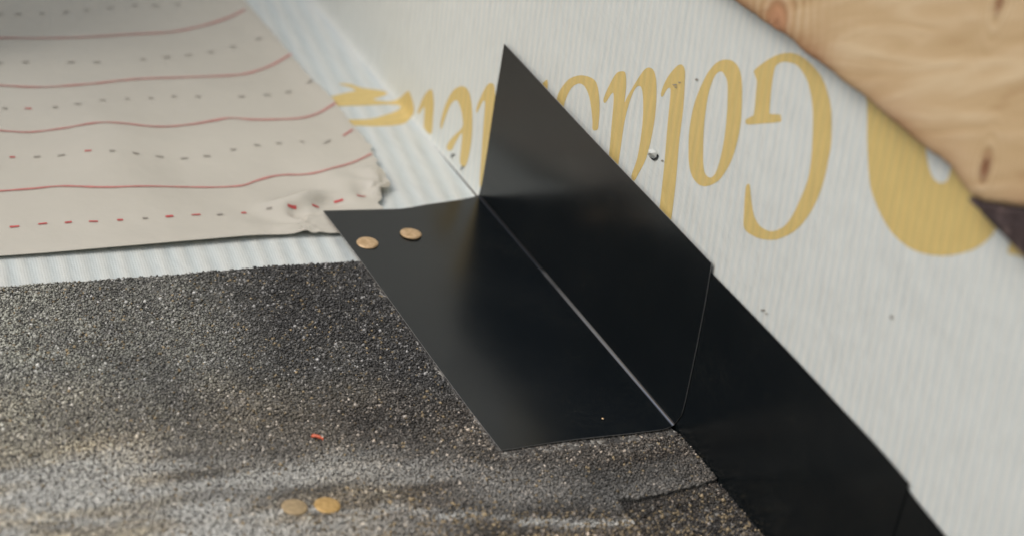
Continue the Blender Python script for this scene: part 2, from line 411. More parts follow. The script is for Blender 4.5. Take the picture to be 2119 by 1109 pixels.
LET = [
 # large round initial with the open bowl
 [[(1560.6,146.8),(1575.7,133.6),(1594.7,121.2),(1613.6,112.7),(1634.4,109.9),(1653.4,114.6),(1670.4,126),(1689.4,144.9),(1703.6,165.7),(1714,196),(1719.7,222.6),(1721.2,251),(1720,300),(1715,328),(1708,362.5),(1697,400),(1681.8,432.6),(1662.8,461),(1640,481.8),(1608,496),(1581.4,496),(1560.6,489.4),(1540.7,474.2),(1539.4,447.7),(1542.6,394.7),(1546.4,382.4),(1552,384.3),(1555,413.6),(1560.6,445.8),(1570,464.7),(1581.4,474.2),(1594.7,479),(1609.8,476),(1625,466.6),(1638.2,449.6),(1651.5,423),(1664.7,392.8),(1674.2,362.5),(1679,328.4),(1680.8,300),(1682.7,251),(1680.8,213),(1673.3,175.2),(1662.8,152.5),(1649.6,136.4),(1632.5,129.4),(1617.4,129.4),(1606,137.3),(1601.3,152.5),(1596.6,184.7),(1592.8,230),(1596,236.4),(1613.6,237.7),(1616.6,245.3),(1613.6,253),(1575.7,256.6),(1546,258),(1544,248),(1555,241.5),(1560.6,235),(1565.3,184.7),(1566.3,167.6),(1562.5,156.3)]],
 [[(1502.8,123.8),(1519,128.4),(1529.9,143.3),(1535.3,167.6),(1536,208.2),(1533.9,248.8),(1527.2,289.4),(1515,330),(1497.4,362.4),(1481.2,378.7),(1459.5,386.3),(1443.3,380),(1432.5,365.2),(1426.5,343.5),(1424.9,311),(1427,267.7),(1435.2,221.8),(1448.7,183.9),(1464.9,151.4),(1483.9,129.8)],
  [(1492,148.2),(1500,156.8),(1505.5,173),(1505.5,213.6),(1501.5,267.7),(1494.7,311),(1486.6,343.5),(1478.5,362.4),(1469,367.9),(1459.5,359.7),(1455.5,338),(1455.5,300),(1458.2,251.5),(1464.9,202.8),(1473,173),(1481.2,155.5)]],
 [[(1407.8,133.8),(1417,143),(1417.6,166),(1414,227.3),(1406.3,288.6),(1398.6,380.6),(1389.4,454),(1386,476),(1362,476),(1366.4,420.4),(1374,350),(1381.7,258),(1387.6,196.6),(1386.3,182.8),(1380.2,186),(1371,201.2),(1368,193.6),(1377.1,169),(1392.5,146)]],
 [[(1288.2,148.2),(1295,153.7),(1295.9,181.3),(1292.8,212),(1299,199.7),(1318.9,166),(1334.2,144.5),(1345,140.8),(1354.2,149),(1358.8,175.2),(1357.2,227.3),(1349.6,279.4),(1337.3,328.5),(1322,359),(1312.8,374.4),(1306.6,365.2),(1318.9,328.5),(1328,273.3),(1331.2,227.3),(1329.6,190.5),(1323.5,178.2),(1312.8,187.4),(1302,215),(1292.8,251.8),(1286.7,291.7),(1280.6,334.6),(1276,353),(1259,353),(1262.2,304),(1266.8,248.8),(1269.9,212),(1268.3,192),(1253,213.5),(1249.3,204.3),(1263.7,172),(1276,152.2)]],
 [[(1154.8,196.4),(1167.8,174.7),(1180.8,162.5),(1199.6,156.7),(1216.9,158.9),(1229.9,166),(1236.3,177.6),(1240,199.3),(1241,228),(1239.2,252.6),(1237,268.5),(1227,269.2),(1226.2,252.6),(1224,228),(1219.8,202),(1212.5,183.4),(1203.9,174.7),(1195.2,174),(1185.1,180.5),(1176.5,193.5),(1169.3,210.8),(1163.5,231),(1149,231)]],
 [[(1117,181),(1131,166),(1134,173),(1131.7,190),(1120,192)]],
 [[(1016,172.5),(1022.8,178.2),(1025,206.3),(1024,250),(1019.4,285),(1010,375),(999,388),(992.8,382),(995.8,330.3),(1000.3,262.7),(1003.7,217.6),(1000.3,209.7),(986.8,234.5),(987.4,219.9),(999,192.8),(1008,177)]],
 [[(957.5,179.3),(967.6,186),(974.4,204),(977.7,240.1),(976.6,285.2),(969.9,325.8),(962,346),(951.8,337),(954,307.7),(956.3,276.2),(945,292),(933.8,312.3),(923.7,305.5),(936,285.2),(956.3,265),(957.5,247),(954,226.6),(948.5,212),(941.7,208.6),(931.5,219.9),(922.5,242.4),(913.5,267.2),(911.3,256),(920.3,222),(931.5,197.3),(942.8,183.8)]],
 [[(891,185.9),(895.4,190.3),(898,216.8),(896,248.4),(894.8,271),(889.7,278.6),(879.6,268.5),(877,258.4),(879.2,230.7),(878,222),(874.6,225.6),(867,235.7),(864.5,232),(873.3,208),(882,192.8)]],
]
for l in LET: print_on_wrap('printed_letter', l, M['gold'], wall)
print_on_wrap('printed_letter', [[(844.3,189),(849.3,195.3),(855,213),(856.9,230.7),(849.3,245.8),(836.7,256),(811.5,261),(773.6,262.2),(728.2,261),(700,262),(700,250),(728.2,248.4),(767.3,247),(798.8,238.3),(820.3,230.7),(829,223),(824,218.8),(798.8,217.2),(761,219.3),(710.5,220.6),(670,222),(665,206),(681.5,201.7),(716.8,192.8),(735.7,188.4),(723,181.5),(704,176.4),(704,173.9),(725.6,175),(748.4,182.7),(786.2,187.8),(801.4,192.8),(795,199),(772,207.2),(805,210.7),(824,205.7),(836.7,195.3)]], M['gold'], wall, corner=True)
# big round emblem with its white inner shape, and the tip of the next mark
print_on_wrap('printed_emblem', [[(1790,150),(1794.5,214),(1795,300),(1799,370),(1805,400),(1818,434),(1836,468),(1855,492),(1880,512),(1905,523),(1935,529),(1965,529),(1995,523),(2020,514),(2045,496),(2062,474),(2090,430),(2100,360),(2070,250),(2000,160),(1900,110)],
   [(1917,300),(1920,335),(1925,355),(1932,370),(1942,378),(1952,379),(1960,374),(1965,362),(1968,340),(1960,300),(1940,280)]], M['gold'], wall)
print_on_wrap('printed_emblem', [[(2094,495),(2088,512),(2086,524),(2096,527),(2110,530),(2135,536),(2150,500),(2120,480)]], M['gold'], wall)

# ------------------------------------------------------------------ small damage to the wrap
def blob(cx, cy, rx, ry, n=9, seed=0, rough=0.35):
    return [(cx + rx * math.cos(a) * (1 + rough * fbm(cx + 3 * math.cos(a), cy + 3 * math.sin(a), seed)),
             cy + ry * math.sin(a) * (1 + rough * fbm(cx + 3 * math.cos(a), cy - 3 * math.sin(a), seed + 5))) for a in np.linspace(0, 2 * math.pi, n, endpoint=False)]
print_on_wrap('puncture', [[(1344,323),(1350,327),(1356,328),(1360,324),(1362,319),(1364,323),(1361,330),(1355,333),(1349,329)]], M['dark_gap'], wall, 0.0005, 2)
fp = [wrap_pt(*wrap_hit(u, v), off) for u, v, off in ((1342,320,0.0006),(1347,310,0.0015),(1357,309,0.002),(1364,316,0.0015),(1361,326,0.0008),(1350,325,0.0007),(1354,316,0.003))]
mesh('torn_flap', fp, [(0, 6, 1), (1, 6, 2), (2, 6, 3), (3, 6, 4), (4, 6, 5), (5, 6, 0)][::1], M['wrap_wall'], wall, shade=False)
for (u, v, a, b_) in ((1443,165,3,2.4),(1580,641,5,1.8),(1588,648,3,1.3),(1846,655,3,3.5),(1398,176,5,1.3),(1408,171,3,1.2),(1400,181,3,1.0),(1372,333,3,1.6),(939,321,3.6,1.8),(936,325,1.6,3),(959,346,3,1.6),(956,350,1.4,2.6)):
    print_on_wrap('pinprick', [blob(u, v, a, b_, seed=u)], M['grey_print'] if u > 1000 else M['dark_gap'], wall, 0.0005, 2)

# ================================================================== UNDERLAYMENT SHEET
ZU = -0.0026
ue = [on_roof(u, v, ZU) for u, v in smooth([(330,-190),(420,-95),(500,0),(570,85),(605,127),(645,172),(683,206),(720,255),(757,297),(770,320),(780,350),(788,362),(799,378),(803,396),(790,402),(786,420),(789,450),(800,478),(812,500)], 4, False)]
ue = sorted(ue, key=lambda p: p[0])
uex, uey = [p[0] for p in ue], [p[1] for p in ue]
ub = [on_roof(u, v, ZU) for u, v in [(-500,566),(-250,551),(0,533),(100,527),(200,520),(300,513),(400,505),(500,496),(560,491),(620,488),(700,486),(800,480)]]
ub = sorted(ub, key=lambda p: p[1]); uby, ubx = [p[1] for p in ub], [p[0] for p in ub]
PK = [on_roof(u, v, ZU) for u, v in ((597,430),(640,418),(622,448),(668,425),(720,400),(772,395),(560,470),(770,372),(700,350),(250,330),(360,360),(640,455),(753,410))]
PA = [(0.0045, .007, .014), (0.0048, .008, .013), (-0.0035, .006, .006), (-0.003, .005, .014), (0.0035, .018, .013), (0.003, .007, .006), (-0.001, .015, .01), (0.003, .01, .01), (0.002, .03, .02), (0.003, .05, .03), (-0.002, .03, .03), (0.0022, .004, .006), (-0.0022, .007, .006)]
CREASE = [((on_roof(642, 470, ZU)[0], on_roof(642, 470, ZU)[1]), 0.0032, 3.5, 0.020, 0.4), ((on_roof(790, 398, ZU)[0], on_roof(790, 398, ZU)[1]), 0.0028, 3.0, 0.016, 1.1)]
def under_z(x, y):
    h = 0.0011 * math.sin(x * 26 + 0.6 * math.sin(y * 11) + 1.0) * math.sin(y * 7 + 0.7) + 0.0012 * noise.noise(Vector((x * 9, y * 7, 3.0)))
    for p, (a, sx_, sy_) in zip(PK, PA):
        q = ((x - p[0]) / sx_) ** 2 + ((y - p[1]) / sy_) ** 2
        if q < 9: h += a * math.exp(-q)
    for (cx, cy), A_, k_w, fall, ph_ in CREASE:      # sharp gathers radiating from where the sheet is pinched
        dx, dy = x - cx, y - cy; rr = math.hypot(dx, dy)
        if rr < 0.11:
            a_ = math.atan2(dy, dx); h += A_ * math.exp(-rr / fall) * min(1, rr / 0.004) * (abs(math.sin(a_ * k_w + ph_ + 3 * rr * 8)) ** 1.5 - 0.4)
    xb = interp(y, uby, ubx); d = max(0, xb - x)
    h += 0.0016 * math.exp(-(d / 0.02) ** 2)
    yr = interp(x, uex, uey); e = max(0, yr - y)
    h += 0.0016 * math.exp(-(e / 0.012) ** 2)
    # pressed down where the flashing is nailed over it
    fx = on_roof(700, 455, 0)
    zz = ZU + max(h * 1.25, -0.0009) + 0.0006
    q = min(1, max(0, (x - fx[0] + 0.022) / 0.018)) * min(1, max(0, (y + 0.122) / 0.016))
    return zz * (1 - q) + min(zz, -0.0012) * q
def spaced(parts):
    return np.unique(np.concatenate([np.linspace(*p) for p in parts]))
aa = spaced([(-1.9, -0.6, 16), (-0.6, -0.30, 50), (-0.30, 0.0, 130)])   # distance upslope from the lower edge
bb = spaced([(-2.2, -0.7, 14), (-0.7, -0.35, 60), (-0.35, 0.0, 150)])
Vn = []
for a in aa:
    for b_ in bb:
        x0 = a + interp(-0.1, uby, ubx); y = interp(x0, uex, uey) + b_
        x = a + interp(y, uby, ubx); y = interp(min(x, uex[-1]), uex, uey) + b_
        if abs(b_) < 1e-9: y += (0.0012 + 0.0022 * min(1, max(0, (x + 0.085) / 0.02))) * noise.noise(Vector((x * 160, 0, 0)))
        x = a + interp(y, uby, ubx)
        Vn.append((x, y, under_z(x, y)))
under = thing('underlayment_sheet', (uex[-1], uey[-1], ZU), 'wrinkled off white underlayment sheet with red wavy lines on the roof', 'underlayment')
us = mesh('sheet', Vn, grid_faces(len(aa), len(bb)), M['underlay'], under); solidify(us, 0.0004)
def ribbon(name, px, wpx, mat, parent, zf, off=0.0004, n=5, taper=False):
    q = smooth(px, n, False); vs_, fs = [], []
    for i, p in enumerate(q):
        a = q[max(i - 1, 0)]; c = q[min(i + 1, len(q) - 1)]
        A, P_, C_ = on_roof(*a, ZU), on_roof(*p, ZU), on_roof(*c, ZU)
        d = C_ - A; nn = np.array([-d[1], d[0], 0]); nn /= np.linalg.norm(nn)
        h = wpx / 2 * (0.75 + 0.35 * noise.noise(Vector((p[0] * 0.03, p[1] * 0.03, 1))))
        for s in (-1, 0, 1):
            x, y = P_[0] + nn[0] * s * h, P_[1] + nn[1] * s * h
            vs_.append((x, y, zf(x, y) + off))
    return mesh(name, vs_, grid_faces(len(q), 3), mat, parent)
LINES = [
 [(-300,86),(-150,83),(0,81),(80,82),(162,81),(270,74),(352,69),(411,58),(460,44),(506,27)],
 [(-300,172),(-100,173),(0,178),(60,182),(108,182),(190,176),(281,166),(379,162),(487,158),(530,150),(565,138),(603,122)],
 [(-300,268),(-100,272),(0,277),(60,281),(135,275),(216,265),(319,269),(390,262),(440,253),(476,247),(520,250),(560,250),(620,247),(660,237),(694,221)],
 [(-300,412),(-100,406),(0,400),(65,396),(130,392),(238,397),(379,388.5),(440,388),(498,386),(530,376),(560,367),(590,363),(625,364),(665,362),(710,351),(740,340),(767,327)]]
for i, l in enumerate(LINES):
    # draw in short pieces so that each follows the ripples
    ribbon('printed_line', l, 0.0021, M['red'], under, under_z, n=9)
DASH = [
 [(0,33,0),(38,33,0),(87,32,0),(137,29,0),(180,25,0),(228,20,0),(279,15,0),(322,15,0),(367,12,0)],
 [(0,131,0),(53,130,0),(147,131,0),(200,131,0),(296,125,0),(345,120,0),(390,116,0),(437,110,0),(482,100,0),(535,86,0)],
 [(10,228,0),(58,229,1),(114,227,0),(161,221,0),(212,212,0),(264,208,0),(312,206,0),(360,202,0),(410,202,0),(500,202,0),(553,199,0),(597,193,0),(641,177,0)],
 [(25,333,1),(76,333,0),(126,332,0),(181,327,1),(231,329,0),(280,331,0),(330,331,0),(381,330,0),(428,325,0),(482,312,0),(532,303,0),(577,299,0),(625,297,0),(677,297,0),(719,281,1)],
 [(30,470,1),(88,465,1),(141,463,1),(193,462,1),(248,460,1),(300,457,0),(350,453,1),(405,449,1),(455,448,0),(504,443,1),(556,440,0),(603,438,1),(652,433,1),(700,420,1),(746,415,1)]]
rng = np.random.default_rng(5)
for r_, row in enumerate(DASH):
    for (u, v, c) in row:
        L_ = (9 if c else 7.5) * rng.uniform(0.6, 1.1)
        tilt = rng.uniform(-0.12, 0.06)
        if u > 640 and r_ in (2, 3): tilt = -0.5
        pts = [(u - L_, v - tilt * L_), (u, v), (u + L_, v + tilt * L_)]
        ribbon('printed_dash', pts, 0.0021 if r_ == 4 else 0.0021, M['red_strong'] if c else M['grey_print'], under, under_z, n=3)

# ================================================================== ASPHALT SHINGLE
ZT = -0.0014                    # skin of the upper layer
ZB = -0.0033                    # skin of the lower layer, seen in the cut-out
top_px = [(-420,640),(-200,618),(0,593),(100,585),(200,579),(280,573),(360,568),(430,561),(500,556),(570,549),(640,546),(700,542),(735,540),(860,531)]
T = [on_roof(u, v, ZT) for u, v in top_px]
Rt = [on_roof(u, v, ZT) for u, v in [(1392,886),(1415,905),(1440,930),(1462,955),(1478,975),(1483,990)]]
cut = [on_roof(u, v, ZT) for u, v in [(1445,1002),(1400,1012),(1360,1022),(1320,1030),(1275,1029),(1290,1050),(1312,1080),(1332,1112),(1375,1190),(1450,1330)]]
Bt = [on_roof(u, v, ZB) for u, v in [(1483,990),(1500,1012),(1530,1045),(1560,1080),(1584,1112),(1680,1235),(1790,1370)]]
XE = 0.92
up_poly = [(T[-1][0], -0.02)] + [(Rt[0][0] - 0.02, -0.010)] + [(p[0], p[1]) for p in Rt + cut] + [(XE, cut[-1][1] - 0.03), (XE, -1.7)] + [(T[0][0] + 0.05, -1.7)] + [(p[0], p[1]) for p in T]
lo_poly = [(T[-1][0] + 0.01, -0.03), (Rt[0][0] - 0.02, -0.014)] + [(p[0] , p[1] - 0.002) for p in Rt] + [(p[0], p[1]) for p in Bt] + [(XE, Bt[-1][1]), (XE, -1.7), (T[0][0] + 0.07, -1.7)] + [(p[0] + 0.012, p[1]) for p in T]
def jag(poly, amp=0.0007, step=0.003):
    out = []
    for a, b_ in zip(poly, poly[1:] + poly[:1]):
        a, b_ = np.array(a), np.array(b_); d = np.linalg.norm(b_ - a); n = max(1, int(min(d / step, 120)))
        for k in range(n):
            p = a + (b_ - a) * k / n
            out.append((p[0] + amp * noise.noise(Vector((p[0] * 400, p[1] * 400, 0))), p[1] + amp * noise.noise(Vector((p[0] * 400, p[1] * 400, 9)))))
    return out
def slab(name, poly, z0, z1, mat, parent):
    n = len(poly)
    area = sum(a[0] * b_[1] - a[1] * b_[0] for a, b_ in zip(poly, poly[1:] + poly[:1]))
    if area < 0: poly = poly[::-1]
    v = [(p[0], p[1], z1) for p in poly] + [(p[0], p[1], z0) for p in poly]
    tr = tessellate_polygon([[Vector((p[0], p[1], 0)) for p in poly]])
    f = []
    for t in tr:
        a, b_, c = [poly[i] for i in t]
        ccw = (b_[0] - a[0]) * (c[1] - a[1]) - (b_[1] - a[1]) * (c[0] - a[0]) > 0
        f.append(tuple(t) if ccw else tuple(t[::-1]))
    f += [(i, i + n, (i + 1) % n + n, (i + 1) % n) for i in range(n)]
    return mesh(name, v, f, mat, parent, shade=False)
shingle = thing('asphalt_shingle', (XE, -0.4, ZR), 'grey brown granulated asphalt shingle laid under the bent black flashing', 'shingle')
up_j, lo_j = jag(up_poly), jag(lo_poly)
slab('upper_layer', up_j, ZB + 0.0001, ZT - 0.0004, M['asphalt'], shingle)
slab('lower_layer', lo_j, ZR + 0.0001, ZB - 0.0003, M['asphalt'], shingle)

bpts = [on_roof(u, v, ZT) for u, v in ((-200,960),(0,942),(300,925),(650,935),(1000,950),(1250,960),(1450,930))]
bpts = sorted(bpts, key=lambda p: p[1]); BANDY = [p[1] for p in bpts]; BANDX = [p[0] for p in bpts]
def inside(px, py, poly):
    P = np.array(poly); c = np.zeros(len(px), bool); n = len(P); j = n - 1
    for i in range(n):
        xi, yi = P[i]; xj, yj = P[j]
        if yi != yj:
            m_ = ((yi > py) != (yj > py)) & (px < (xj - xi) * (py - yi) / (yj - yi) + xi); c ^= m_
        j = i
    return c
def vnoise(x, y, s, seed):       # smooth value noise, vectorised
    r = np.random.default_rng(seed); G = r.random((256, 256)); X, Y = x * s + 1000.3, y * s + 1000.7
    i, j = np.floor(X).astype(int), np.floor(Y).astype(int); fx, fy = X - i, Y - j
    fx = fx * fx * (3 - 2 * fx); fy = fy * fy * (3 - 2 * fy); i %= 256; j %= 256; i1 = (i + 1) % 256; j1 = (j + 1) % 256
    return (G[i, j] * (1 - fx) + G[i1, j] * fx) * (1 - fy) + (G[i, j1] * (1 - fx) + G[i1, j1] * fx) * fy
def granules(name, poly, z, xr, yr, pitch, parent, seed, lower=False):
    rg = np.random.default_rng(seed)
    gx_, gy_ = np.meshgrid(np.arange(*xr, pitch), np.arange(*yr, pitch)); gx_ = gx_.ravel(); gy_ = gy_.ravel()
    gx_ = gx_ + rg.uniform(-.5, .5, len(gx_)) * pitch; gy_ = gy_ + rg.uniform(-.5, .5, len(gy_)) * pitch
    k = inside(gx_, gy_, poly)
    # keep what the camera (and a step beside it) can see, and not what lies under the flashing
    P = np.column_stack([gx_, gy_, np.full(len(gx_), z)]) @ R.T + TV
    u, v = 1059.5 + FPX * P[:, 0] / P[:, 2], 554.5 + FPX * P[:, 1] / P[:, 2]
    k &= (u > -480) & (u < 2300) & (v > 300) & (v < 1480)
    k &= ~((gx_ > 0.04) & (gx_ < 0.246) & (gy_ > -0.1012) & (gy_ < -0.02))
    if lower: k &= ~inside(gx_, gy_, [(p[0] + 0.0, p[1]) for p in up_poly])
    gx_, gy_, u, v = gx_[k], gy_[k], u[k], v[k]; n = len(gx_)
    rad = rg.lognormal(-7.15, 0.33, n) * (1.0 if not lower else 0.85)
    rad = np.clip(rad, 0.0003, 0.0015)
    rad *= 1 + 0.22 * np.clip((gx_ - np.interp(gy_, BANDY, BANDX) - 0.02) / 0.05, 0, 1)
    yaw = rg.uniform(0, 6.283, n); base = np.array([(1, 0, 0), (0, 1, 0), (-1, 0, 0), (0, -1, 0), (0, 0, 1), (0, 0, -.6)], float)
    Vt = np.repeat(base[None], n, 0) * rg.uniform(0.7, 1.2, (n, 6, 1))
    Vt[:, 4, :2] += rg.uniform(-.35, .35, (n, 2)); Vt[:, :4, 2] += rg.uniform(-.25, .35, (n, 4))
    Vt[:, :, 2] *= rg.uniform(0.6, 1.15, (n, 1))
    c, s = np.cos(yaw)[:, None], np.sin(yaw)[:, None]
    X = Vt[:, :, 0] * c - Vt[:, :, 1] * s; Y = Vt[:, :, 0] * s + Vt[:, :, 1] * c
    zz = z - 0.0003 + 0.0003 * vnoise(gx_, gy_, 60, 3) + rg.uniform(-0.00015, 0.00025, n)
    zz -= 0.0006 * ((gy_ > -0.1045) & (gx_ > 0.02) & (gx_ < 0.256) & (not lower))
    off = np.array(parent['_o'])
    co = np.stack([X * rad[:, None] + gx_[:, None] - off[0], Y * rad[:, None] + gy_[:, None] - off[1], Vt[:, :, 2] * rad[:, None] + zz[:, None] - off[2]], 2).reshape(-1, 3)
    tri = np.array([(0, 1, 4), (1, 2, 4), (2, 3, 4), (3, 0, 4), (1, 0, 5), (2, 1, 5), (3, 2, 5), (0, 3, 5)])
    F = (np.arange(n)[:, None, None] * 6 + tri[None]).reshape(-1)
    me = bpy.data.meshes.new(name); me.vertices.add(n * 6); me.vertices.foreach_set('co', co.ravel())
    me.loops.add(len(F)); me.loops.foreach_set('vertex_index', F.astype(np.int32))
    me.polygons.add(len(F) // 3); me.polygons.foreach_set('loop_start', np.arange(0, len(F), 3, dtype=np.int32))
    me.update(calc_edges=True)
    # ---- colour blend of the shingle: charcoal field, brown field, chalky pale drags across it, plus painted sheen
    n1 = vnoise(gx_, gy_, 26, 1); n2 = vnoise(gx_, gy_, 75, 2); nst = vnoise(gx_ * 1.0, gy_ * 0.16, 110, 4); nst2 = vnoise(gx_, gy_ * 0.3, 260, 6)
    P_ = rg.random(n)
    col = np.empty((n, 3)); lum = np.where(P_ < .62, rg.uniform(.02, .055, n), np.where(P_ < .90, rg.uniform(.05, .11, n), np.where(P_ < .975, rg.uniform(.12, .22, n), rg.uniform(.26, .45, n))))
    col[:] = lum[:, None] * np.array([1.0, 0.99, 0.97])
    xb = np.interp(gy_, BANDY, BANDX)                 # x where the pale drag starts
    d = gx_ - xb + (n1 - .5) * 0.025
    brown = np.clip((d + 0.075) / 0.06, 0, 1) * np.clip(0.35 + n1, 0, 1)
    sheen = np.clip((-0.165 - gy_ + (n1 - .5) * 0.08) / 0.17, 0, 1)    # glancing sheen painted into the tint, paler away from the wall
    drag = np.exp(-((d - 0.022) / 0.026) ** 2) * (0.25 + 0.75 * np.clip((-gy_ - 0.08) / 0.16, 0, 1)) * np.clip(nst * 2.0 - 0.25, 0, 1)
    ss = lambda t: np.clip(t, 0, 1) ** 2 * (3 - 2 * np.clip(t, 0, 1))
    film = ss((d + 0.004) / 0.016) * (1 - ss((d - 0.070) / 0.03)) * ss((-gy_ - 0.10) / 0.20) * (0.15 + 0.95 * np.clip(nst * 3.0 - 1.0, 0, 1))
    drag = np.clip(np.maximum(drag, film), 0, 1)
    drag = np.maximum(drag, 0.9 * np.exp(-((d - 0.055 - 0.03 * np.clip(gy_ + 0.12, 0, 1)) / 0.0065) ** 2) * np.clip(nst2 * 2 - .2, 0, 1))
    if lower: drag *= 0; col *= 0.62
    tan = rg.random(n) < (0.05 + 0.40 * np.clip((d - 0.03) / 0.03, 0, 1) * np.clip((gy_ + 0.25) / 0.15, 0, 1))
    wf = (sheen * (0.45 + 0.5 * n2))[:, None]
    col = col * (1 + 1.6 * sheen)[:, None] * (1 - wf) + np.array([.39, .395, .335]) * rg.uniform(.3, 1.6, n)[:, None] * wf
    nd_ = vnoise(gx_, gy_ * 0.2, 130, 8); col *= (1 - 0.55 * np.clip((d + 0.012) / 0.01, 0, 1) * np.clip(nd_ * 3 - 1.5, 0, 1))[:, None]
    bt = brown[:, None] * 0.8
    col = col * (1 - bt) + col * np.array([1.85, 1.55, 1.22]) * bt
    col = col * (1 - drag[:, None] * .88) + (np.array([.55, .555, .525]) * (0.75 + 0.4 * rg.random(n))[:, None]) * drag[:, None] * .88
    tc = np.array([.30, .235, .14]) * rg.uniform(.35, 1.3, n)[:, None]
    col = np.where((tan & (rg.random(n) < .7))[:, None], tc, col)

    col = np.clip(col, 0.004, 0.75)
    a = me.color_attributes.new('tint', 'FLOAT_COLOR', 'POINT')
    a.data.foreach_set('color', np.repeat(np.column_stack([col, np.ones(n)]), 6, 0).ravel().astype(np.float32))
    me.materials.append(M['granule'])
    o = bpy.data.objects.new(name, me); C.objects.link(o); o.parent = parent; o['kind'] = 'stuff'
    return o, n
xlo = min(p[0] for p in T) - 0.01
corner = on_roof(-160, 1260, ZT)
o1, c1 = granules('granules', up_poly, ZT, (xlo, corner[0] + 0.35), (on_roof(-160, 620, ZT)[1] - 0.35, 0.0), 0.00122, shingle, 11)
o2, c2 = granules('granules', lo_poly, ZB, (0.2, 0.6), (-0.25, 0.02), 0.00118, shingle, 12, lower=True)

# ================================================================== STEP FLASHINGS
def polyline(pts, s):
    """point at fraction s of the length"""
    P = np.array(pts); L_ = np.r_[0, np.cumsum(np.linalg.norm(np.diff(P, axis=0), axis=1))]
    return np.array([np.interp(s * L_[-1], L_, P[:, k]) for k in range(3)])
def leg(name, back, front, parent, flip, bow=None, n=40, m_=24, thick=0.00045):
    vs_ = []
    for i in range(n + 1):
        r = i / n
        for j in range(m_ + 1):
            s = j / m_; p = polyline(back, s) * (1 - r) + polyline(front, s) * r
            if bow: p = p + bow(r, s)
            vs_.append(p)
    o = mesh(name, vs_, grid_faces(n + 1, m_ + 1, flip), M['metal'], parent); o.data.materials.append(M['cut_edge']); solidify(o, thick, -1).material_offset_rim = 1; return o
RB = 0.0014
def fold(name, x0, x1, y0, z0, parent, n=60, wob=0.0):
    vs_ = []
    for i in range(n + 1):
        x = x0 + (x1 - x0) * i / n
        for k in range(9):
            a = math.pi / 2 * k / 8      # from roof leg to wall leg
            vs_.append((x, y0 - RB + RB * math.sin(a), z0 + RB - RB * math.cos(a)))
    o = mesh(name, vs_, grid_faces(n + 1, 9), M['fold_highlight'] if z0 == 0 else M['metal'], parent); solidify(o, 0.00045, -1); return o
W = lambda u, v, y=0.0: on_wall(u, v, y)
F1 = thing('step_flashing', (0.1, 0, 0), 'whole bent black metal step flashing in the middle, nailed on top of the shingle', 'flashing', 'bent black flashings stepping down the wall')
x0, x1 = on_roof(990, 402)[0] + 0.002, on_roof(1394, 880)[0]
rb = [(x0, -RB, 0)] + [on_roof(u, v) for u, v in ((975,409),(950,414),(915,419),(880,424),(850,430),(825,433),(780,434.5),(720,436),(668,438))]
rf = [(x1, -RB, 0)] + [on_roof(u, v) for u, v in ((1375,887),(1300,896),(1200,906),(1130,915),(1060,926),(1037,928.5))]
wb = [(x0, 0, RB)] + [W(u, v) for u, v in ((997,380),(1003,345),(1010,300),(1024,205),(1034,148),(1043,91))]
wf = [(x1, 0, RB)] + [W(u, v) for u, v in ((1410,858),(1419,822),(1440,722),(1458,630),(1472,545))]
leg('roof_leg', rb, rf, F1, True, lambda r, s: np.array([0, 0, 0.0014 * s * (r > 0.985) * 0 + 0.0010 * math.sin(r * 5.2 + 0.5) * s * s]))
leg('wall_leg', wb, wf, F1, False, lambda r, s: np.array([0, -0.0012 * s * s * math.sin(math.pi * r) ** 2 * (1 - 0.6 * r), 0]))
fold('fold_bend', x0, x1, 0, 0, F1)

def lower_flashing(yoff, zoff, top, front_px, x_start, label, roof_w=0.100):
    f = thing('step_flashing', (x_start, yoff, zoff), label, 'flashing', 'bent black flashings stepping down the wall')
    tp = [W(u, v, yoff) for u, v in top]                    # along the top edge, going down the slope
    n, m_ = 50, 14; vs_ = []
    fr = [W(u, v, yoff) for u, v in front_px]                # front edge from top to bottom
    xe = fr[-1][0]
    for i in range(n + 1):
        r = i / n; t = polyline(tp, r)
        b_ = np.array([x_start + (xe - x_start) * r, yoff, zoff + RB])
        for j in range(m_ + 1):
            s = j / m_; p = b_ * (1 - s) + t * s
            p[1] -= 0.0006 * s * s * math.sin(r * 7)**2 * (1 if yoff > 0.0009 else 0)
            vs_.append(p)
    o = mesh('wall_leg', vs_, grid_faces(n + 1, m_ + 1, False), M['metal'], f); solidify(o, 0.0004, -1)
    fold('fold_bend', x_start, xe, yoff, zoff, f)
    rbk = [(x_start, yoff - RB, zoff), (x_start, yoff - roof_w, zoff)]; rft = [(xe, yoff - RB, zoff), (xe, yoff - roof_w, zoff)]
    leg('roof_leg', [np.array(p) for p in rbk], [np.array(p) for p in rft], f, True, n=20, m_=10, thick=0.0002)
    return f
p2 = W(1880, 1000, 0.0008)
lower_flashing(0.0008, ZR + 0.0002, [(1440,531),(1472,565),(1515,609),(1560,655),(1625,722),(1690,791),(1745,850),(1800,908),(1840,953),(1880,1000)],
               [(1880,1000), tuple(to_px((p2[0] - 0.002, 0.0008, 0.0)))], 0.19,
               'partly hidden black flashing right of the middle one, its lower leg under the shingle')
p3 = W(2190, 1375, 0.0016)
lower_flashing(0.0016, ZR + 0.00005, [(1850,978),(1872,1002),(1890,1026),(1925,1068),(1960,1112),(2080,1250),(2190,1375)],
               [(2190,1375), tuple(to_px((p3[0] - 0.002, 0.0016, 0.0)))], 0.38,
               'lowest black flashing strip, only its top edge showing at the bottom right corner')

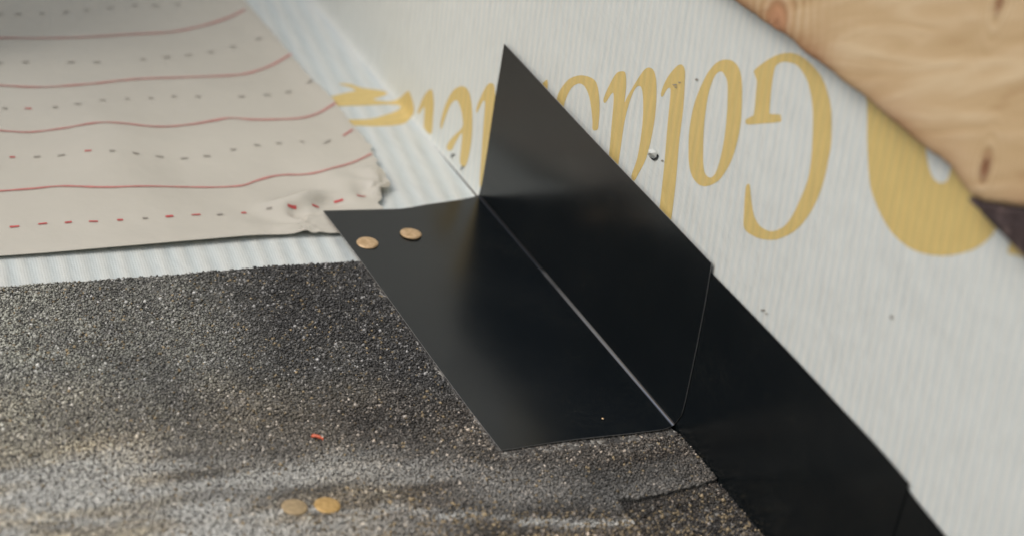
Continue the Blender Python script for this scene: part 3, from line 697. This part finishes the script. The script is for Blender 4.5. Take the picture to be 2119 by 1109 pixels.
# ================================================================== NAILS, SCRAPS
def nail(u, v, z, mat, label, rad=0.0062, tilt=(0, 0)):
    p = on_roof(u, v, z); t = thing('roofing_nail', tuple(p), label, 'nail', 'copper coloured roofing nail heads')
    prof = [(0.0, 0.0016), (rad * .5, 0.00155), (rad * .86, 0.0013), (rad * .97, 0.0010), (rad, 0.0006), (rad * .97, 0.0002), (0.0017, 0.0)]
    vs_, fs = [], []; n = 32
    for r, h in prof[1:]:
        for k in range(n):
            a = 2 * math.pi * k / n; rr = r * (1 + 0.012 * noise.noise(Vector((math.cos(a) * 2, math.sin(a) * 2, u))))
            x, y = rr * math.cos(a), rr * math.sin(a); vs_.append(p + np.array([x, y, h + tilt[0] * x + tilt[1] * y]))
    for i in range(len(prof) - 2):
        for k in range(n): fs.append((i * n + k, (i + 1) * n + k, (i + 1) * n + (k + 1) % n, i * n + (k + 1) % n))
    vs_.append(p + np.array([0, 0, 0.0016])); c = len(vs_) - 1
    for k in range(n): fs.append((k, (k + 1) % n, c))
    mesh('nail_head', vs_, fs, mat, t)
    sv = [p + np.array([0.0016 * math.cos(a), 0.0016 * math.sin(a), h]) for h in (0.0001, -0.012) for a in np.linspace(0, 2 * math.pi, 10, endpoint=False)]
    mesh('shank', sv, [(i, (i + 1) % 10, (i + 1) % 10 + 10, i + 10) for i in range(10)], mat, t)
    return t
nail(760, 505, 0.0004, M['nail'], 'tan nail head on the flashing, the one nearer its left edge', 0.0064, (0.0, 0.04))
nail(850, 486, 0.0004, M['nail'], 'tan nail head on the flashing, the one nearer the wall', 0.0064, (0.03, -0.02))
nail(609, 1051, ZT, M['nail_dusty'], 'dusty yellowish nail head in the shingle, left one of the lower pair', 0.0066)
nail(677, 1047, ZT, M['nail_gold'], 'bright orange gold nail head in the shingle, right one of the lower pair', 0.0066)
# small orange offcut
q0, q1 = on_roof(644, 906, ZT), on_roof(668, 914, ZT); d = q1 - q0; nn = np.array([-d[1], d[0], 0]); nn /= np.linalg.norm(nn)
vs_ = []
for i in range(7):
    s = i / 6; c = q0 + d * s; wd = 0.0013 * (1 - 0.6 * s) + 0.0003 * math.sin(i * 2.1); z = 0.0012 + 0.0008 * math.sin(s * 3)
    for a, h in ((-1, 0), (-.5, .0009), (.6, .0011), (1, 0)): vs_.append(c + nn * a * wd + np.array([0, 0, z + h]))
fs = [(i * 4 + j, (i + 1) * 4 + j, (i + 1) * 4 + (j + 1) % 4, i * 4 + (j + 1) % 4) for i in range(6) for j in range(4)] + [(3, 2, 1, 0), (24, 25, 26, 27)]
sc = mesh('plastic_scrap', vs_, fs, M['orange'], None, origin=q0); tag(sc, 'tiny orange red plastic scrap lying on the dark shingle', 'scrap')
q = on_roof(1247, 866, 0.0003); b6 = [q + np.array(v) * 0.0009 for v in ((1, 0, .3), (0, 1, .2), (-1, .1, .3), (0, -.8, .3), (0, 0, .9), (0, 0, 0))]
gr = mesh('loose_granule', b6, [(0, 1, 4), (1, 2, 4), (2, 3, 4), (3, 0, 4), (1, 0, 5), (2, 1, 5), (3, 2, 5), (0, 3, 5)], M['nail'], None, shade=False, origin=q)
tag(gr, 'single pale granule lying on the black flashing near its lower edge', 'granule')

# ================================================================== WOODEN BOARD
YB = -0.0075
edge_px = [(1300,-150),(1400,-78),(1508,0),(1545,26),(1588,56),(1631,86),(1664,114),(1707,146),(1750,179),(1794,212),(1829,244),(1863,271),(1897,299),(1921,320),(1962,351),(1986,384),(2007,409)]
bot_px = [(2007,409),(2018,414),(2030,419),(2060,424),(2119,433),(2250,452),(2400,480)]
bark_px = [(2007,411),(2030,439),(2054,466),(2082,494),(2119,531),(2190,600),(2280,690)]
board = thing('wooden_board', tuple(W(2007, 409, YB)), 'pale sawn wooden board with a dark bark edge leaning against the wall, top right', 'board')
lo = [W(u, v, YB) for u, v in smooth(edge_px, 9, False)] + [W(u, v, YB) for u, v in smooth(bot_px, 4, False)[1:]]
d_prof = [(0.0, YW - 0.0004), (-0.0003, -0.001), (0.0, -0.0045), (0.0009, -0.0062), (0.0024, -0.0071), (0.005, YB), (0.009, YB)]
ups = list(np.linspace(0.014, 0.12, 16)) + [0.16, 0.22, 0.3, 0.4]
vs_ = []
prof = d_prof + [(q, YB) for q in ups]
for i, p in enumerate(lo):
    a, c = lo[max(0, i - 1)], lo[min(len(lo) - 1, i + 1)]; tg = c - a; nr = np.array([tg[2] * -1, 0, tg[0]]); nr /= np.linalg.norm(nr)
    wv = 0.0007 * noise.noise(Vector((p[0] * 60, p[2] * 60, 0))) + 0.0006 * noise.noise(Vector((p[0] * 420, p[2] * 420, 3)))
    for q, y in prof:
        base = p + np.array([0.0, 0, 1]) * (q + wv)
        vs_.append((base[0], y - 0.0009 * fbm(base[0] * 14, base[2] * 14, 2) * min(1, q / 0.02), base[2]))
n_ = len(prof)
sf = mesh('sawn_face', vs_, grid_faces(len(lo), n_, False), M['wood'], board)
ea = sf.data.attributes.new('edge', 'FLOAT', 'POINT')     # weathered rim of the sawn edge
ea.data.foreach_set('value', [float(np.clip(math.exp(-max(0, q) / 0.0075) * (0.75 + 0.9 * noise.noise(Vector((p[0] * 28, p[2] * 28, 0)))), 0, 0.9)) for p in lo for q, y in prof])
# bark on the waney edge, falling back to the wall
A = smooth(bot_px, 10, False); B = smooth(bark_px, 10, False)
vs_ = []; m2 = 22
for i in range(len(A)):
    pa, pb = W(*A[i], YB + 0.0006), W(*B[min(i, len(B) - 1)], -0.006)
    for j in range(m2 + 1):
        s = j / m2; p = pa * (1 - s) + pb * s
        p[1] -= 0.0012 * math.sin(math.pi * s) + 0.0016 * fbm(p[0] * 150, p[2] * 150, 4, 4) * math.sin(math.pi * min(1, s + 0.05))
        vs_.append(p)
    vs_.append(np.array([pb[0], -0.003, pb[2] + 0.0008])); vs_.append(np.array([pb[0], YW - 0.0006, pb[2] + 0.004]))
mesh('bark_edge', vs_, grid_faces(len(A), m2 + 3, True), M['bark'], board)

# unseen stack of boards, added to shade the upper left of the sheet
rg = np.random.default_rng(8)
stack = thing('shade_stack', (-0.66, -0.52, ZR), 'added stack of brown boards out of frame upslope, shading the underlayment', 'shade blocker')
for lv in range(12):
    z0 = ZU + 0.004 + lv * 0.030
    for c in range(3):
        dx, dy = rg.uniform(-.006, .006), rg.uniform(-.004, .004)
        box('shade_plank', (-1.1 + dx, -0.725 + c * 0.150 + dy, z0), (-0.215 + dx, -0.585 + c * 0.150 + dy, z0 + 0.0285), M['shade_wood'], stack)

for o in THINGS:
    if '_o' in o: del o['_o']
